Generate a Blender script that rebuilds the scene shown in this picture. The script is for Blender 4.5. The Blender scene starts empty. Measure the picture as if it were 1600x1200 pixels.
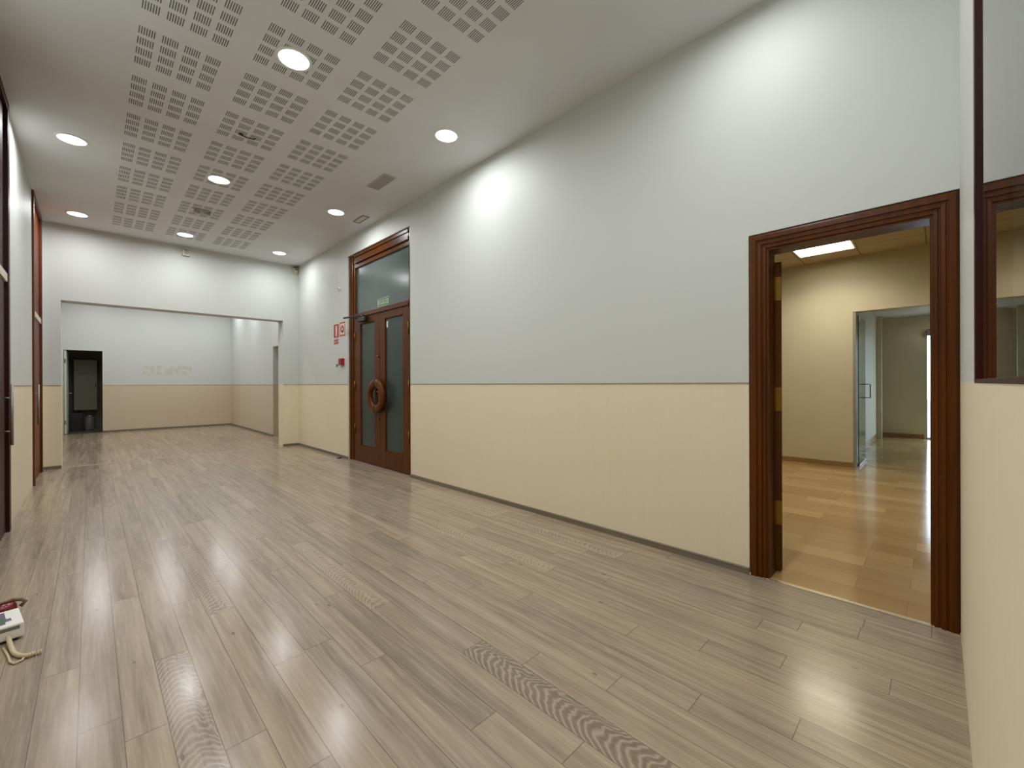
import bpy, bmesh, math, random
from mathutils import Vector, Matrix
random.seed(7)
C = bpy.context.scene.collection
R = math.radians
PI = math.pi

# ------------------------------------------------------------------ dimensions (metres)
XL, XR = -0.49, 2.926          # long side walls
YN, YF = -0.072, 8.956         # end wall by the camera, far wall
H = 3.5345
XRB = 3.08                     # back face of right wall
XL2 = -0.66                    # back face of left wall
YF2 = 9.25                     # back face of far wall
XBL, XBR, YB = -0.62, 2.99, 14.97
DADO = 1.2

# ------------------------------------------------------------------ node helpers
def mat(name):
    m = bpy.data.materials.new(name); m.use_nodes = True
    nt = m.node_tree; nt.nodes.clear()
    o = nt.nodes.new('ShaderNodeOutputMaterial'); b = nt.nodes.new('ShaderNodeBsdfPrincipled')
    nt.links.new(b.outputs[0], o.inputs[0])
    return m, nt, b, o
def N(nt, typ, **kw):
    n = nt.nodes.new(typ)
    for k, v in kw.items():
        if k == 'ins':
            for kk, vv in v.items():
                if hasattr(vv, 'is_linked') or isinstance(vv, bpy.types.NodeSocket): nt.links.new(vv, n.inputs[kk])
                else: n.inputs[kk].default_value = vv
        else: setattr(n, k, v)
    return n
def M(nt, op, a, b=None, c=None, clamp=False):
    n = nt.nodes.new('ShaderNodeMath'); n.operation = op; n.use_clamp = clamp
    for i, v in enumerate((a, b, c)):
        if v is None: continue
        if isinstance(v, (int, float)): n.inputs[i].default_value = v
        else: nt.links.new(v, n.inputs[i])
    return n.outputs[0]
def mixc(nt, f, a, b, blend='MIX'):
    n = nt.nodes.new('ShaderNodeMix'); n.data_type = 'RGBA'; n.blend_type = blend
    for i, v in ((0, f), (6, a), (7, b)):
        if isinstance(v, (int, float)): n.inputs[i].default_value = v
        elif isinstance(v, tuple): n.inputs[i].default_value = v
        else: nt.links.new(v, n.inputs[i])
    return n.outputs[2]
def ramp(nt, fac, stops):
    n = nt.nodes.new('ShaderNodeValToRGB'); nt.links.new(fac, n.inputs[0])
    e = n.color_ramp.elements
    while len(e) < len(stops): e.new(0.5)
    for i, (p, c) in enumerate(stops): e[i].position = p; e[i].color = c
    return n.outputs[0]
def S(r, g, b):
    f = lambda v: (v/255/12.92) if v/255 <= .04045 else ((v/255+.055)/1.055)**2.4
    return (f(r), f(g), f(b), 1)
def bump(nt, b, height, dist=.002, strength=.5):
    n = nt.nodes.new('ShaderNodeBump'); n.inputs['Distance'].default_value = dist; n.inputs['Strength'].default_value = strength
    nt.links.new(height, n.inputs['Height']); nt.links.new(n.outputs[0], b.inputs['Normal'])
def simple(name, col, rough=.5, metal=0, spec=.5, noise=0, nscale=20, bmp=0):
    m, nt, b, o = mat(name)
    b.inputs['Roughness'].default_value = rough; b.inputs['Metallic'].default_value = metal
    b.inputs['Specular IOR Level'].default_value = spec
    tc = N(nt, 'ShaderNodeTexCoord')
    nz = N(nt, 'ShaderNodeTexNoise', ins={'Vector': tc.outputs['Object'], 'Scale': nscale, 'Detail': 4.0})
    lo = tuple(c*(1-noise) for c in col[:3])+(1,); hi = tuple(min(1, c*(1+noise)) for c in col[:3])+(1,)
    nt.links.new(ramp(nt, nz.outputs[0], [(.3, lo), (.7, hi)]), b.inputs['Base Color'])
    if bmp: bump(nt, b, nz.outputs[0], bmp)
    return m
def emit(name, col, strength):
    m = bpy.data.materials.new(name); m.use_nodes = True; nt = m.node_tree; nt.nodes.clear()
    o = nt.nodes.new('ShaderNodeOutputMaterial'); e = nt.nodes.new('ShaderNodeEmission')
    e.inputs[0].default_value = col; e.inputs[1].default_value = strength
    nt.links.new(e.outputs[0], o.inputs[0]); return m

# ------------------------------------------------------------------ materials
def wall_material(name, upper, lower, fade=0.0, smudge=True, mark=False):
    m, nt, b, o = mat(name)
    tc = N(nt, 'ShaderNodeNewGeometry'); pos = tc.outputs['Position']
    sp = N(nt, 'ShaderNodeSeparateXYZ', ins={0: pos})
    z = sp.outputs[2]; low = M(nt, 'LESS_THAN', z, DADO)
    # fine vertical ribs of the wallpaper below the dado line
    mp = N(nt, 'ShaderNodeMapping', ins={'Vector': pos, 'Scale': (90, 90, 2.2)})
    ribs = N(nt, 'ShaderNodeTexNoise', ins={'Vector': mp.outputs[0], 'Scale': 1.0, 'Detail': 3.0})
    big = N(nt, 'ShaderNodeTexNoise', ins={'Vector': pos, 'Scale': 1.3, 'Detail': 5.0})
    fine = N(nt, 'ShaderNodeTexNoise', ins={'Vector': pos, 'Scale': 260.0, 'Detail': 3.0})
    lc = mixc(nt, M(nt, 'MULTIPLY', ribs.outputs[0], .30), lower, tuple(c*.80 for c in lower[:3])+(1,))
    st = ramp(nt, big.outputs[0], [(.48, (0, 0, 0, 1)), (.75, (1, 1, 1, 1))])
    lc = mixc(nt, M(nt, 'MULTIPLY', st, .25), lc, (lower[0]*.98, lower[1]*.9, lower[2]*.78, 1))
    uc = mixc(nt, M(nt, 'MULTIPLY', st, .12 if smudge else 0), upper, (upper[0]*.93, upper[1]*.93, upper[2]*.9, 1))
    if mark:   # worn rectangle left by a removed sign on the back wall
        x = sp.outputs[0]
        wob = N(nt, 'ShaderNodeTexNoise', ins={'Vector': pos, 'Scale': 9.0, 'Detail': 6.0})
        inx = M(nt, 'LESS_THAN', M(nt, 'ABSOLUTE', M(nt, 'SUBTRACT', x, 1.52)), .52)
        inz = M(nt, 'LESS_THAN', M(nt, 'ABSOLUTE', M(nt, 'SUBTRACT', z, M(nt, 'ADD', 1.5, M(nt, 'MULTIPLY', wob.outputs[0], .18)))), .13)
        patch = M(nt, 'MULTIPLY', M(nt, 'MULTIPLY', inx, inz), ramp(nt, wob.outputs[0], [(.42, (0, 0, 0, 1)), (.55, (1, 1, 1, 1))]))
        uc = mixc(nt, M(nt, 'MULTIPLY', patch, .75), uc, S(192, 188, 172))
    nt.links.new(mixc(nt, low, uc, lc), b.inputs['Base Color'])
    b.inputs['Roughness'].default_value = .55
    b.inputs['Specular IOR Level'].default_value = .3
    h = M(nt, 'ADD', M(nt, 'MULTIPLY', M(nt, 'MULTIPLY', ribs.outputs[0], low), .7), M(nt, 'MULTIPLY', fine.outputs[0], .5))
    bump(nt, b, h, .0012, .4)
    return m
MW = wall_material('wall_paint_and_paper', S(202, 205, 199), S(230, 218, 190))
MWB = wall_material('wall_back_room', S(202, 205, 201), S(208, 190, 166), mark=True)
MW_plain = simple('plain_cream_wall', S(207, 200, 177), .6, noise=.03, nscale=3, bmp=.001)
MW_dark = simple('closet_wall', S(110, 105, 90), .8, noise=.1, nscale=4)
MW_grey = simple('neighbour_room_wall', S(205, 204, 200), .7, noise=.03, nscale=3)

def wood_material(name, c1, c2, rough=.32, axis=2, scale=1.0):
    m, nt, b, o = mat(name)
    pos = N(nt, 'ShaderNodeTexCoord').outputs['Object']
    s = [28*scale]*3; s[axis] = 1.1*scale
    mp = N(nt, 'ShaderNodeMapping', ins={'Vector': pos, 'Scale': tuple(s)})
    n1 = N(nt, 'ShaderNodeTexNoise', ins={'Vector': mp.outputs[0], 'Scale': 1.0, 'Detail': 6.0, 'Distortion': .6})
    s2 = [160*scale]*3; s2[axis] = 5*scale
    mp2 = N(nt, 'ShaderNodeMapping', ins={'Vector': pos, 'Scale': tuple(s2)})
    n2 = N(nt, 'ShaderNodeTexNoise', ins={'Vector': mp2.outputs[0], 'Scale': 1.0, 'Detail': 2.0})
    col = ramp(nt, n1.outputs[0], [(.3, c1), (.7, c2)])
    col = mixc(nt, M(nt, 'MULTIPLY', n2.outputs[0], .5), col, tuple(c*.55 for c in c1[:3])+(1,))
    nt.links.new(col, b.inputs['Base Color'])
    b.inputs['Roughness'].default_value = rough
    b.inputs['Specular IOR Level'].default_value = .2
    bump(nt, b, n2.outputs[0], .0006, .4)
    return m
WOODV = wood_material('mahogany_upright', S(76, 38, 4), S(104, 54, 8))
WOODH = wood_material('mahogany_across', S(76, 38, 4), S(104, 54, 8), axis=1)
WOODR = wood_material('red_mahogany', S(90, 42, 16), S(118, 56, 22), rough=.45)
WOODD = wood_material('dark_mahogany', S(46, 16, 14), S(66, 24, 18), rough=.45)
WOODK = wood_material('orange_wood', S(84, 40, 8), S(108, 56, 14), rough=.3)

def floor_material():
    m, nt, b, o = mat('grey_oak_laminate')
    uv = N(nt, 'ShaderNodeUVMap', uv_map='metres').outputs[0]
    un = N(nt, 'ShaderNodeUVMap', uv_map='unit').outputs[0]
    at = N(nt, 'ShaderNodeAttribute', attribute_name='plank').outputs['Color']
    a = N(nt, 'ShaderNodeSeparateColor', ins={0: at})
    rnd, style, r2 = a.outputs[0], a.outputs[1], a.outputs[2]
    s = N(nt, 'ShaderNodeSeparateXYZ', ins={0: uv}); u, v = s.outputs[0], s.outputs[1]   # u along the plank, v across
    su = N(nt, 'ShaderNodeSeparateXYZ', ins={0: un})
    off = M(nt, 'MULTIPLY', rnd, 57.0)
    def vec(su_, sv_, o_):
        return N(nt, 'ShaderNodeCombineXYZ', ins={0: M(nt, 'MULTIPLY', u, su_), 1: M(nt, 'MULTIPLY', v, sv_), 2: o_}).outputs[0]
    broad = N(nt, 'ShaderNodeTexNoise', ins={'Vector': vec(.7, 20, off), 'Scale': 1.0, 'Detail': 5.0, 'Distortion': .35}).outputs[0]
    fineg = N(nt, 'ShaderNodeTexNoise', ins={'Vector': vec(5, 170, off), 'Scale': 1.0, 'Detail': 5.0}).outputs[0]
    blotch = N(nt, 'ShaderNodeTexNoise', ins={'Vector': vec(5, 14, M(nt, 'ADD', off, 3.0)), 'Scale': 1.0, 'Detail': 4.0}).outputs[0]
    # cathedral figure: nested parabolas, bent by noise
    wob = N(nt, 'ShaderNodeTexNoise', ins={'Vector': vec(4.5, 13, off), 'Scale': 1.0, 'Detail': 3.0, 'Distortion': .4}).outputs[0]
    vv = M(nt, 'ADD', v, M(nt, 'MULTIPLY', M(nt, 'SUBTRACT', wob, .5), .07))
    par = M(nt, 'ADD', M(nt, 'MULTIPLY', M(nt, 'MULTIPLY', vv, vv), 1250.0), M(nt, 'MULTIPLY', u, 62.0))
    par = M(nt, 'ADD', par, M(nt, 'MULTIPLY', wob, 11.0))
    line = M(nt, 'ADD', M(nt, 'MULTIPLY', M(nt, 'SINE', M(nt, 'MULTIPLY', par, 2.6)), .5), .5)
    line = M(nt, 'POWER', line, 2.2)
    base = ramp(nt, broad, [(.28, S(140, 125, 107)), (.5, S(160, 144, 123)), (.72, S(182, 165, 142))])
    tone = ramp(nt, r2, [(0, (.86, .86, .88, 1)), (.5, (1, .985, .96, 1)), (1, (1.08, 1.05, 1.0, 1))])
    base = mixc(nt, 1.0, base, tone, 'MULTIPLY')
    base = mixc(nt, M(nt, 'MULTIPLY', fineg, .5), base, S(116, 103, 88))
    midg = N(nt, 'ShaderNodeTexNoise', ins={'Vector': vec(4.5, 85, M(nt, 'ADD', off, 9.0)), 'Scale': 1.0, 'Detail': 4.0, 'Distortion': .5}).outputs[0]
    base = mixc(nt, ramp(nt, midg, [(.42, (0, 0, 0, 1)), (.72, (.42, .42, .42, 1))]), base, S(184, 169, 147))
    base = mixc(nt, M(nt, 'MULTIPLY', ramp(nt, blotch, [(.55, (0, 0, 0, 1)), (.72, (1, 1, 1, 1))]), .22), base, S(118, 106, 96))
    cath = mixc(nt, line, S(104, 90, 74), S(168, 154, 134))
    isdark = M(nt, 'GREATER_THAN', style, .9)
    iscath = M(nt, 'GREATER_THAN', style, .45)
    light = mixc(nt, M(nt, 'MULTIPLY', line, .5), base, S(186, 172, 152))
    base = mixc(nt, M(nt, 'MULTIPLY', iscath, M(nt, 'SUBTRACT', 1.0, isdark)), base, light)
    base = mixc(nt, M(nt, 'MULTIPLY', isdark, .6), base, cath)
    # knots
    vor = N(nt, 'ShaderNodeTexVoronoi', ins={'Vector': vec(3.6, 8.5, off), 'Scale': 1.0, 'Randomness': 1.0})
    kn = M(nt, 'MULTIPLY', M(nt, 'LESS_THAN', M(nt, 'ADD', vor.outputs['Distance'], M(nt, 'MULTIPLY', fineg, .09)), .10), .6)
    base = mixc(nt, kn, base, S(92, 82, 70))
    # joints between planks
    ev = M(nt, 'MINIMUM', su.outputs[1], M(nt, 'SUBTRACT', 1.0, su.outputs[1]))
    eu = M(nt, 'MINIMUM', su.outputs[0], M(nt, 'SUBTRACT', 1.0, su.outputs[0]))
    j = M(nt, 'MAXIMUM', M(nt, 'LESS_THAN', ev, .012), M(nt, 'LESS_THAN', eu, .0013))
    base = mixc(nt, M(nt, 'MULTIPLY', j, .62), base, S(78, 68, 58))
    nt.links.new(base, b.inputs['Base Color'])
    b.inputs['Specular IOR Level'].default_value = .36
    rg = M(nt, 'ADD', .12, M(nt, 'MULTIPLY', broad, .16)); nt.links.new(rg, b.inputs['Roughness'])
    h = M(nt, 'SUBTRACT', M(nt, 'ADD', M(nt, 'MULTIPLY', fineg, .25), M(nt, 'MULTIPLY', M(nt, 'MULTIPLY', line, iscath), .15)), M(nt, 'MULTIPLY', j, 1.5))
    bump(nt, b, h, .0010, .25)
    return m
MF = floor_material()

def ceiling_material():
    m, nt, b, o = mat('perforated_plasterboard')
    pos = N(nt, 'ShaderNodeNewGeometry').outputs['Position']
    s = N(nt, 'ShaderNodeSeparateXYZ', ins={0: pos}); x, y = s.outputs[0], s.outputs[1]
    def inside(t, w): return M(nt, 'MULTIPLY', M(nt, 'GREATER_THAN', t, 0.0), M(nt, 'LESS_THAN', t, w))
    bx = M(nt, 'MODULO', M(nt, 'SUBTRACT', x, .232), .6045)
    inx = M(nt, 'MULTIPLY', inside(bx, .445), inside(M(nt, 'SUBTRACT', x, .232), 1.8))
    by = M(nt, 'MODULO', M(nt, 'SUBTRACT', y, -.084), .622)
    iny = M(nt, 'MULTIPLY', inside(by, .446), inside(M(nt, 'SUBTRACT', y, -.05), 8.55))
    gx = M(nt, 'MODULO', bx, .1205); gy = M(nt, 'MODULO', by, .1208)
    ix = inside(gx, .0835); iy = inside(gy, .083)
    sx = M(nt, 'MODULO', gx, .0129); isl = M(nt, 'LESS_THAN', sx, .0058)
    mask = M(nt, 'MULTIPLY', M(nt, 'MULTIPLY', inx, iny), M(nt, 'MULTIPLY', M(nt, 'MULTIPLY', ix, iy), isl))
    nz = N(nt, 'ShaderNodeTexNoise', ins={'Vector': pos, 'Scale': 2.0, 'Detail': 3.0}).outputs[0]
    white = ramp(nt, nz, [(.3, S(216, 216, 217)), (.7, S(221, 222, 223))])
    nt.links.new(mixc(nt, mask, white, S(106, 104, 102)), b.inputs['Base Color'])
    b.inputs['Roughness'].default_value = .6; b.inputs['Specular IOR Level'].default_value = .35
    bump(nt, b, M(nt, 'SUBTRACT', 1.0, mask), .004, .8)
    return m
MC = ceiling_material()
MCP = simple('white_ceiling_paint', S(205, 201, 196), .7, noise=.02, nscale=3)

def stone_material():
    m, nt, b, o = mat('polished_travertine')
    pos = N(nt, 'ShaderNodeNewGeometry').outputs['Position']
    mp = N(nt, 'ShaderNodeMapping', ins={'Vector': pos, 'Rotation': (0, 0, R(90)), 'Location': (.12, .03, 0)})
    br = N(nt, 'ShaderNodeTexBrick', offset=.37, ins={'Vector': mp.outputs[0], 'Scale': 1.0, 'Color1': (0, 0, 0, 1), 'Color2': (1, 1, 1, 1), 'Mortar': (.5, .5, .5, 1), 'Mortar Size': .0012, 'Mortar Smooth': 0.0, 'Brick Width': .62, 'Row Height': .2, 'Bias': 0.0})
    mp2 = N(nt, 'ShaderNodeMapping', ins={'Vector': pos, 'Scale': (14, 2.5, 1)})
    n1 = N(nt, 'ShaderNodeTexNoise', ins={'Vector': mp2.outputs[0], 'Scale': 1.0, 'Detail': 6.0, 'Distortion': .7}).outputs[0]
    sepc = N(nt, 'ShaderNodeSeparateColor', ins={0: br.outputs['Color']}).outputs[0]
    col = ramp(nt, sepc, [(0, S(158, 126, 82)), (.5, S(180, 150, 104)), (1, S(204, 176, 128))])
    col = mixc(nt, M(nt, 'MULTIPLY', n1, .55), col, S(190, 160, 112))
    col = mixc(nt, M(nt, 'MULTIPLY', br.outputs['Fac'], .7), col, S(110, 84, 52))
    nt.links.new(col, b.inputs['Base Color'])
    b.inputs['Roughness'].default_value = .12; b.inputs['Specular IOR Level'].default_value = .6
    return m
MSTONE = stone_material()

def tile_ceiling():
    m, nt, b, o = mat('mineral_fibre_tiles')
    pos = N(nt, 'ShaderNodeNewGeometry').outputs['Position']
    s = N(nt, 'ShaderNodeSeparateXYZ', ins={0: pos})
    gy = M(nt, 'PINGPONG', M(nt, 'SUBTRACT', s.outputs[1], .107), .325)
    gx = M(nt, 'PINGPONG', M(nt, 'SUBTRACT', s.outputs[0], 7.07), .325)
    ln = M(nt, 'LESS_THAN', M(nt, 'MINIMUM', gx, gy), .008)
    nt.links.new(mixc(nt, ln, S(196, 184, 158), S(140, 128, 104)), b.inputs['Base Color'])
    b.inputs['Roughness'].default_value = .85
    return m
MTILE = tile_ceiling()

def thin_glass(name, tint, rough=0.0, gain=1.0, spec=(1, 1, 1, 1)):
    m = bpy.data.materials.new(name); m.use_nodes = True; nt = m.node_tree; nt.nodes.clear()
    o = nt.nodes.new('ShaderNodeOutputMaterial')
    fr = N(nt, 'ShaderNodeFresnel', ins={'IOR': 1.5})
    g = N(nt, 'ShaderNodeNewGeometry')
    f = M(nt, 'MULTIPLY', fr.outputs[0], M(nt, 'SUBTRACT', 1.0, g.outputs['Backfacing']))
    if gain != 1.0: f = M(nt, 'MULTIPLY', f, gain, clamp=True)
    t = N(nt, 'ShaderNodeBsdfTransparent', ins={'Color': tint})
    gl = N(nt, 'ShaderNodeBsdfGlossy', ins={'Color': spec, 'Roughness': rough})
    mx = N(nt, 'ShaderNodeMixShader', ins={0: f, 1: t.outputs[0], 2: gl.outputs[0]})
    nt.links.new(mx.outputs[0], o.inputs[0]); return m
GLASS = thin_glass('clear_glass', (.95, .97, .95, 1))
GLASSG = thin_glass('green_tinted_glass', (.80, .88, .80, 1))
def frosted(name, col, rough, trans):
    m, nt, b, o = mat(name)
    pos = N(nt, 'ShaderNodeTexCoord').outputs['Object']
    nz = N(nt, 'ShaderNodeTexNoise', ins={'Vector': pos, 'Scale': 3.0, 'Detail': 2.0}).outputs[0]
    nt.links.new(ramp(nt, nz, [(.3, tuple(c*.9 for c in col[:3])+(1,)), (.7, col)]), b.inputs['Base Color'])
    b.inputs['Roughness'].default_value = rough; b.inputs['Transmission Weight'].default_value = trans
    b.inputs['IOR'].default_value = 1.45
    return m
FROST = frosted('grey_green_frosted_glass', S(58, 74, 67), .3, .15)
FROST2 = frosted('pale_frosted_glass', S(96, 108, 103), .2, .15)

WHITEP = simple('white_plastic', S(232, 231, 224), .35)
CREAMP = simple('cream_plastic', S(206, 200, 178), .45)
GREYP = simple('grey_plastic', S(118, 118, 116), .4)
DARKP = simple('dark_plastic', S(30, 31, 32), .35)
GREYM = simple('grey_painted_steel', S(140, 136, 120), .45, noise=.04)
STEEL = simple('brushed_steel', S(190, 190, 188), .25, metal=1)
PULL = simple('dull_steel', S(150, 142, 132), .45, metal=.5)
CHROME = simple('chrome', S(215, 215, 215), .1, metal=1)
BRASS = simple('brass', S(138, 100, 46), .4, metal=1)
BLACKM = simple('black_closer_metal', S(46, 47, 46), .35, metal=.4)
RED = simple('red_plastic', S(150, 22, 24), .35)
REDSIGN = simple('red_sign_print', S(158, 44, 36), .5)
SIGNW = simple('pale_sign_print', S(232, 205, 188), .5)
GREENSIGN = simple('pale_green_sign', S(150, 172, 142), .5)
GREENDK = simple('dark_green_print', S(44, 66, 44), .5)
SKIRT = wood_material('grey_skirting', S(118, 106, 90), S(142, 128, 110), rough=.45, axis=1)
SKIRTX = wood_material('grey_skirting_across', S(118, 106, 90), S(142, 128, 110), rough=.45, axis=0)
SKIRTB = simple('brown_stone_skirting', S(150, 122, 84), .35, noise=.06)
CAP = simple('dado_edge', S(150, 140, 124), .5)
STRIP = simple('pale_threshold_strip', S(196, 182, 160), .35)
ALU = simple('aluminium_strip', S(206, 196, 172), .3, metal=.8)
GREENWH = simple('pale_green_door_paint', S(196, 208, 190), .45)
BEIGECORD = simple('beige_cord', S(196, 180, 150), .5)
VIOLET = simple('grey_violet_print', S(96, 84, 108), .4)
VENTM = simple('grey_grille', S(178, 175, 168), .5)
VENTD = simple('grille_shadow_gap', S(104, 101, 96), .7)
LAMPE = emit('downlight_diffuser', (.93, .96, 1.0, 1), 5)
LAMPB = emit('downlight_back_room', (.93, .96, 1.0, 1), 5)
FLUO = emit('fluorescent_tube', (1.0, .90, .66, 1), 14)
LAMPF = emit('corridor_lamp', (1.0, .93, .8, 1), 14)

# ------------------------------------------------------------------ mesh helpers
class MB:
    def __init__(s): s.bm = bmesh.new()
    def box(s, x0, x1, y0, y1, z0, z1, mi=0, mtx=None):
        vs = [s.bm.verts.new((x, y, z)) for x in (x0, x1) for y in (y0, y1) for z in (z0, z1)]
        if mtx is not None:
            for v in vs: v.co = mtx @ v.co
        for f in ((0, 1, 3, 2), (4, 6, 7, 5), (0, 4, 5, 1), (2, 3, 7, 6), (0, 2, 6, 4), (1, 5, 7, 3)):
            fc = s.bm.faces.new([vs[i] for i in f]); fc.material_index = mi
        return s
    def lathe(s, prof, c=(0, 0, 0), axis='z', seg=32, mi=0):
        # prof: list of (radius, height); closed with caps when radius 0
        rings = []
        for r, h in prof:
            ring = []
            for k in range(seg if r > 1e-6 else 1):
                a = 2*PI*k/seg; p = (r*math.cos(a), r*math.sin(a), h)
                if axis == 'x': p = (p[2], p[0], p[1])
                if axis == 'y': p = (p[1], p[2], p[0])
                ring.append(s.bm.verts.new((p[0]+c[0], p[1]+c[1], p[2]+c[2])))
            rings.append(ring)
        for a, b in zip(rings, rings[1:]):
            n = max(len(a), len(b))
            for k in range(n):
                q = [a[k % len(a)], a[(k+1) % len(a)], b[(k+1) % len(b)], b[k % len(b)]]
                q2 = []
                for v in q:
                    if v not in q2: q2.append(v)
                if len(q2) >= 3:
                    f = s.bm.faces.new(q2); f.material_index = mi; f.smooth = True
        return s
    def tube(s, pts, r, seg=12, mi=0, closed=False):
        P = [Vector(p) for p in pts]; rings = []; n = len(P)
        up = Vector((0, 0, 1)); prev = None
        for i, p in enumerate(P):
            if closed: t = (P[(i+1) % n]-P[(i-1) % n]).normalized()
            else: t = (P[min(i+1, n-1)]-P[max(i-1, 0)]).normalized()
            if prev is None:
                a = t.cross(up)
                if a.length < .05: a = t.cross(Vector((1, 0, 0)))
            else: a = prev-t*prev.dot(t)
            a.normalize(); prev = a; b = t.cross(a)
            rr = r[i] if isinstance(r, (list, tuple)) else r
            rings.append([s.bm.verts.new(p+rr*(math.cos(2*PI*k/seg)*a+math.sin(2*PI*k/seg)*b)) for k in range(seg)])
        rng = range(n if closed else n-1)
        for i in rng:
            A, B = rings[i], rings[(i+1) % n]
            for k in range(seg):
                f = s.bm.faces.new((A[k], A[(k+1) % seg], B[(k+1) % seg], B[k])); f.smooth = True; f.material_index = mi
        if not closed:
            s.bm.faces.new(rings[0][::-1]).material_index = mi; s.bm.faces.new(rings[-1]).material_index = mi
        return s
    def frame(s, x0, x1, y0, y1, z0, z1, w, mi=0):
        # rectangular ring lying in the yz plane
        s.box(x0, x1, y0, y0+w, z0, z1, mi); s.box(x0, x1, y1-w, y1, z0, z1, mi)
        s.box(x0, x1, y0+w, y1-w, z0, z0+w, mi); s.box(x0, x1, y0+w, y1-w, z1-w, z1, mi); return s
    def prism(s, pts, axis, a, b, mi=0):
        # polygon pts (2d) extruded along axis from a to b
        def P(p, t):
            return {'x': (t, p[0], p[1]), 'y': (p[0], t, p[1]), 'z': (p[0], p[1], t)}[axis]
        A = [s.bm.verts.new(P(p, a)) for p in pts]; B = [s.bm.verts.new(P(p, b)) for p in pts]
        s.bm.faces.new(A).material_index = mi; s.bm.faces.new(B[::-1]).material_index = mi
        n = len(pts)
        for i in range(n): s.bm.faces.new((A[i], B[i], B[(i+1) % n], A[(i+1) % n])).material_index = mi
        return s
    def build(s, name, mats, parent=None, bevel=0, loc=None, smooth=False):
        bmesh.ops.recalc_face_normals(s.bm, faces=s.bm.faces)
        me = bpy.data.meshes.new(name)
        o = bpy.data.objects.new(name, me); C.objects.link(o)
        org = Vector((0, 0, 0))
        if parent is None and loc is None:
            co = [v.co for v in s.bm.verts]
            org = Vector((sum(c.x for c in co)/len(co), sum(c.y for c in co)/len(co), min(c.z for c in co)))
        elif parent is not None:
            q = parent
            while q is not None: org = org+q.location; q = q.parent
        elif loc is not None: org = Vector(loc)
        bmesh.ops.translate(s.bm, verts=s.bm.verts, vec=-org)
        s.bm.to_mesh(me); s.bm.free()
        if parent is None: o.location = org
        else: o.parent = parent
        for m in (mats if isinstance(mats, (list, tuple)) else [mats]): me.materials.append(m)
        if bevel:
            b = o.modifiers.new('bevel', 'BEVEL'); b.width = bevel; b.segments = 2; b.limit_method = 'ANGLE'
        return o
def tag(o, label=None, cat=None, group=None, kind=None):
    if label: o['label'] = label
    if cat: o['category'] = cat
    if group: o['group'] = group
    if kind: o['kind'] = kind
    return o
def empty(name, loc, **kw):
    o = bpy.data.objects.new(name, None); C.objects.link(o); o.location = loc; o.empty_display_size = .1
    return tag(o, **kw)
def struct(o, label=None): 
    o['kind'] = 'structure'
    if label: o['label'] = label
    return o
def boxobj(name, b, m, parent=None, bevel=0): return MB().box(*b).build(name, m, parent, bevel)

# ------------------------------------------------------------------ shell: floor
def planks(name, x0, x1, y0, y1, rows, joints, z=0.0, dark=()):
    bm = bmesh.new()
    um = bm.loops.layers.uv.new('metres'); uu = bm.loops.layers.uv.new('unit')
    ca = bm.loops.layers.float_color.new('plank')
    L = 1.29
    for i, (a, b) in enumerate(zip(rows, rows[1:])):
        rr = random.Random(1000+i)
        key = round((a+b)/2, 2)
        j = None
        for k, vj in joints.items():
            if a < k < b: j = vj
        if j is None: j = rr.uniform(0, L)
        y = j-math.ceil((j-y0)/L)*L
        while y < y1:
            s, e = max(y, y0), min(y+L, y1)
            if e > s+1e-4:
                r, st, r2 = rr.random(), rr.random(), rr.random()
                st = .6 if st < .17 else .1
                for (dx, dy, val) in dark:
                    if a < dx < b and y < dy < y+L: st = val
                f = bm.faces.new([bm.verts.new(p) for p in ((max(a, x0), s, z), (min(b, x1), s, z), (min(b, x1), e, z), (max(a, x0), e, z))])
                for l in f.loops:
                    X, Y = l.vert.co.x, l.vert.co.y
                    l[um].uv = (Y-y-.35, X-(a+b)/2)
                    l[uu].uv = ((Y-y)/L, (X-a)/(b-a))
                    l[ca] = (r, st, r2, 1)
            y += L
    # solid slab underneath
    me = bpy.data.meshes.new(name); bm.to_mesh(me); bm.free()
    o = bpy.data.objects.new(name, me); C.objects.link(o); me.materials.append(MF)
    sm = o.modifiers.new('slab', 'SOLIDIFY'); sm.thickness = .02; sm.offset = -1
    return o
rows = [-.49, -.38, -.265, -.15, -.035, .078, .193, .31, .431, .55, .68, .81, .93, 1.05, 1.172, 1.30, 1.42, 1.543, 1.669, 1.80, 1.93, 2.05, 2.17, 2.295, 2.42, 2.54, 2.67, 2.79, 2.93]
joints = {-.09: 2.585, .02: 2.085, .13: 1.93, .25: 2.40, .37: 1.652, .49: 1.39, .62: 2.0, .74: 2.02, .87: 1.735, .99: 1.145, 1.11: .84, 1.24: 1.505, 1.36: 1.255, 1.48: .918,
          1.6: .648, 1.74: .35, 1.86: 1.05, 1.99: .76, 2.1: .473, 2.23: .137, 2.48: .485, 2.73: .265}
fl = struct(planks('floor', XL-.02, XRB-.15, YN-.1, 8.965, rows, joints, dark=((1.24, 1.0, 1.0), (.25, 1.8, .7), (.0, .0, .1))), 'grey beige laminate plank floor of the long room')
rows2 = [-.62+.122*i for i in range(32)]
struct(planks('floor', XBL, 3.14, 8.985, YB, rows2, {}), 'grey beige laminate floor of the back room')
struct(boxobj('trim_1', (-.30, 2.65, 8.965, 8.985, -.02, .004), STRIP), 'pale strip across the floor at the wide opening')

# ------------------------------------------------------------------ shell: walls
def wall(name, boxes, m=MW, label=None):
    b = MB()
    for q in boxes: b.box(*q)
    return struct(b.build(name, m), label)
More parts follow.
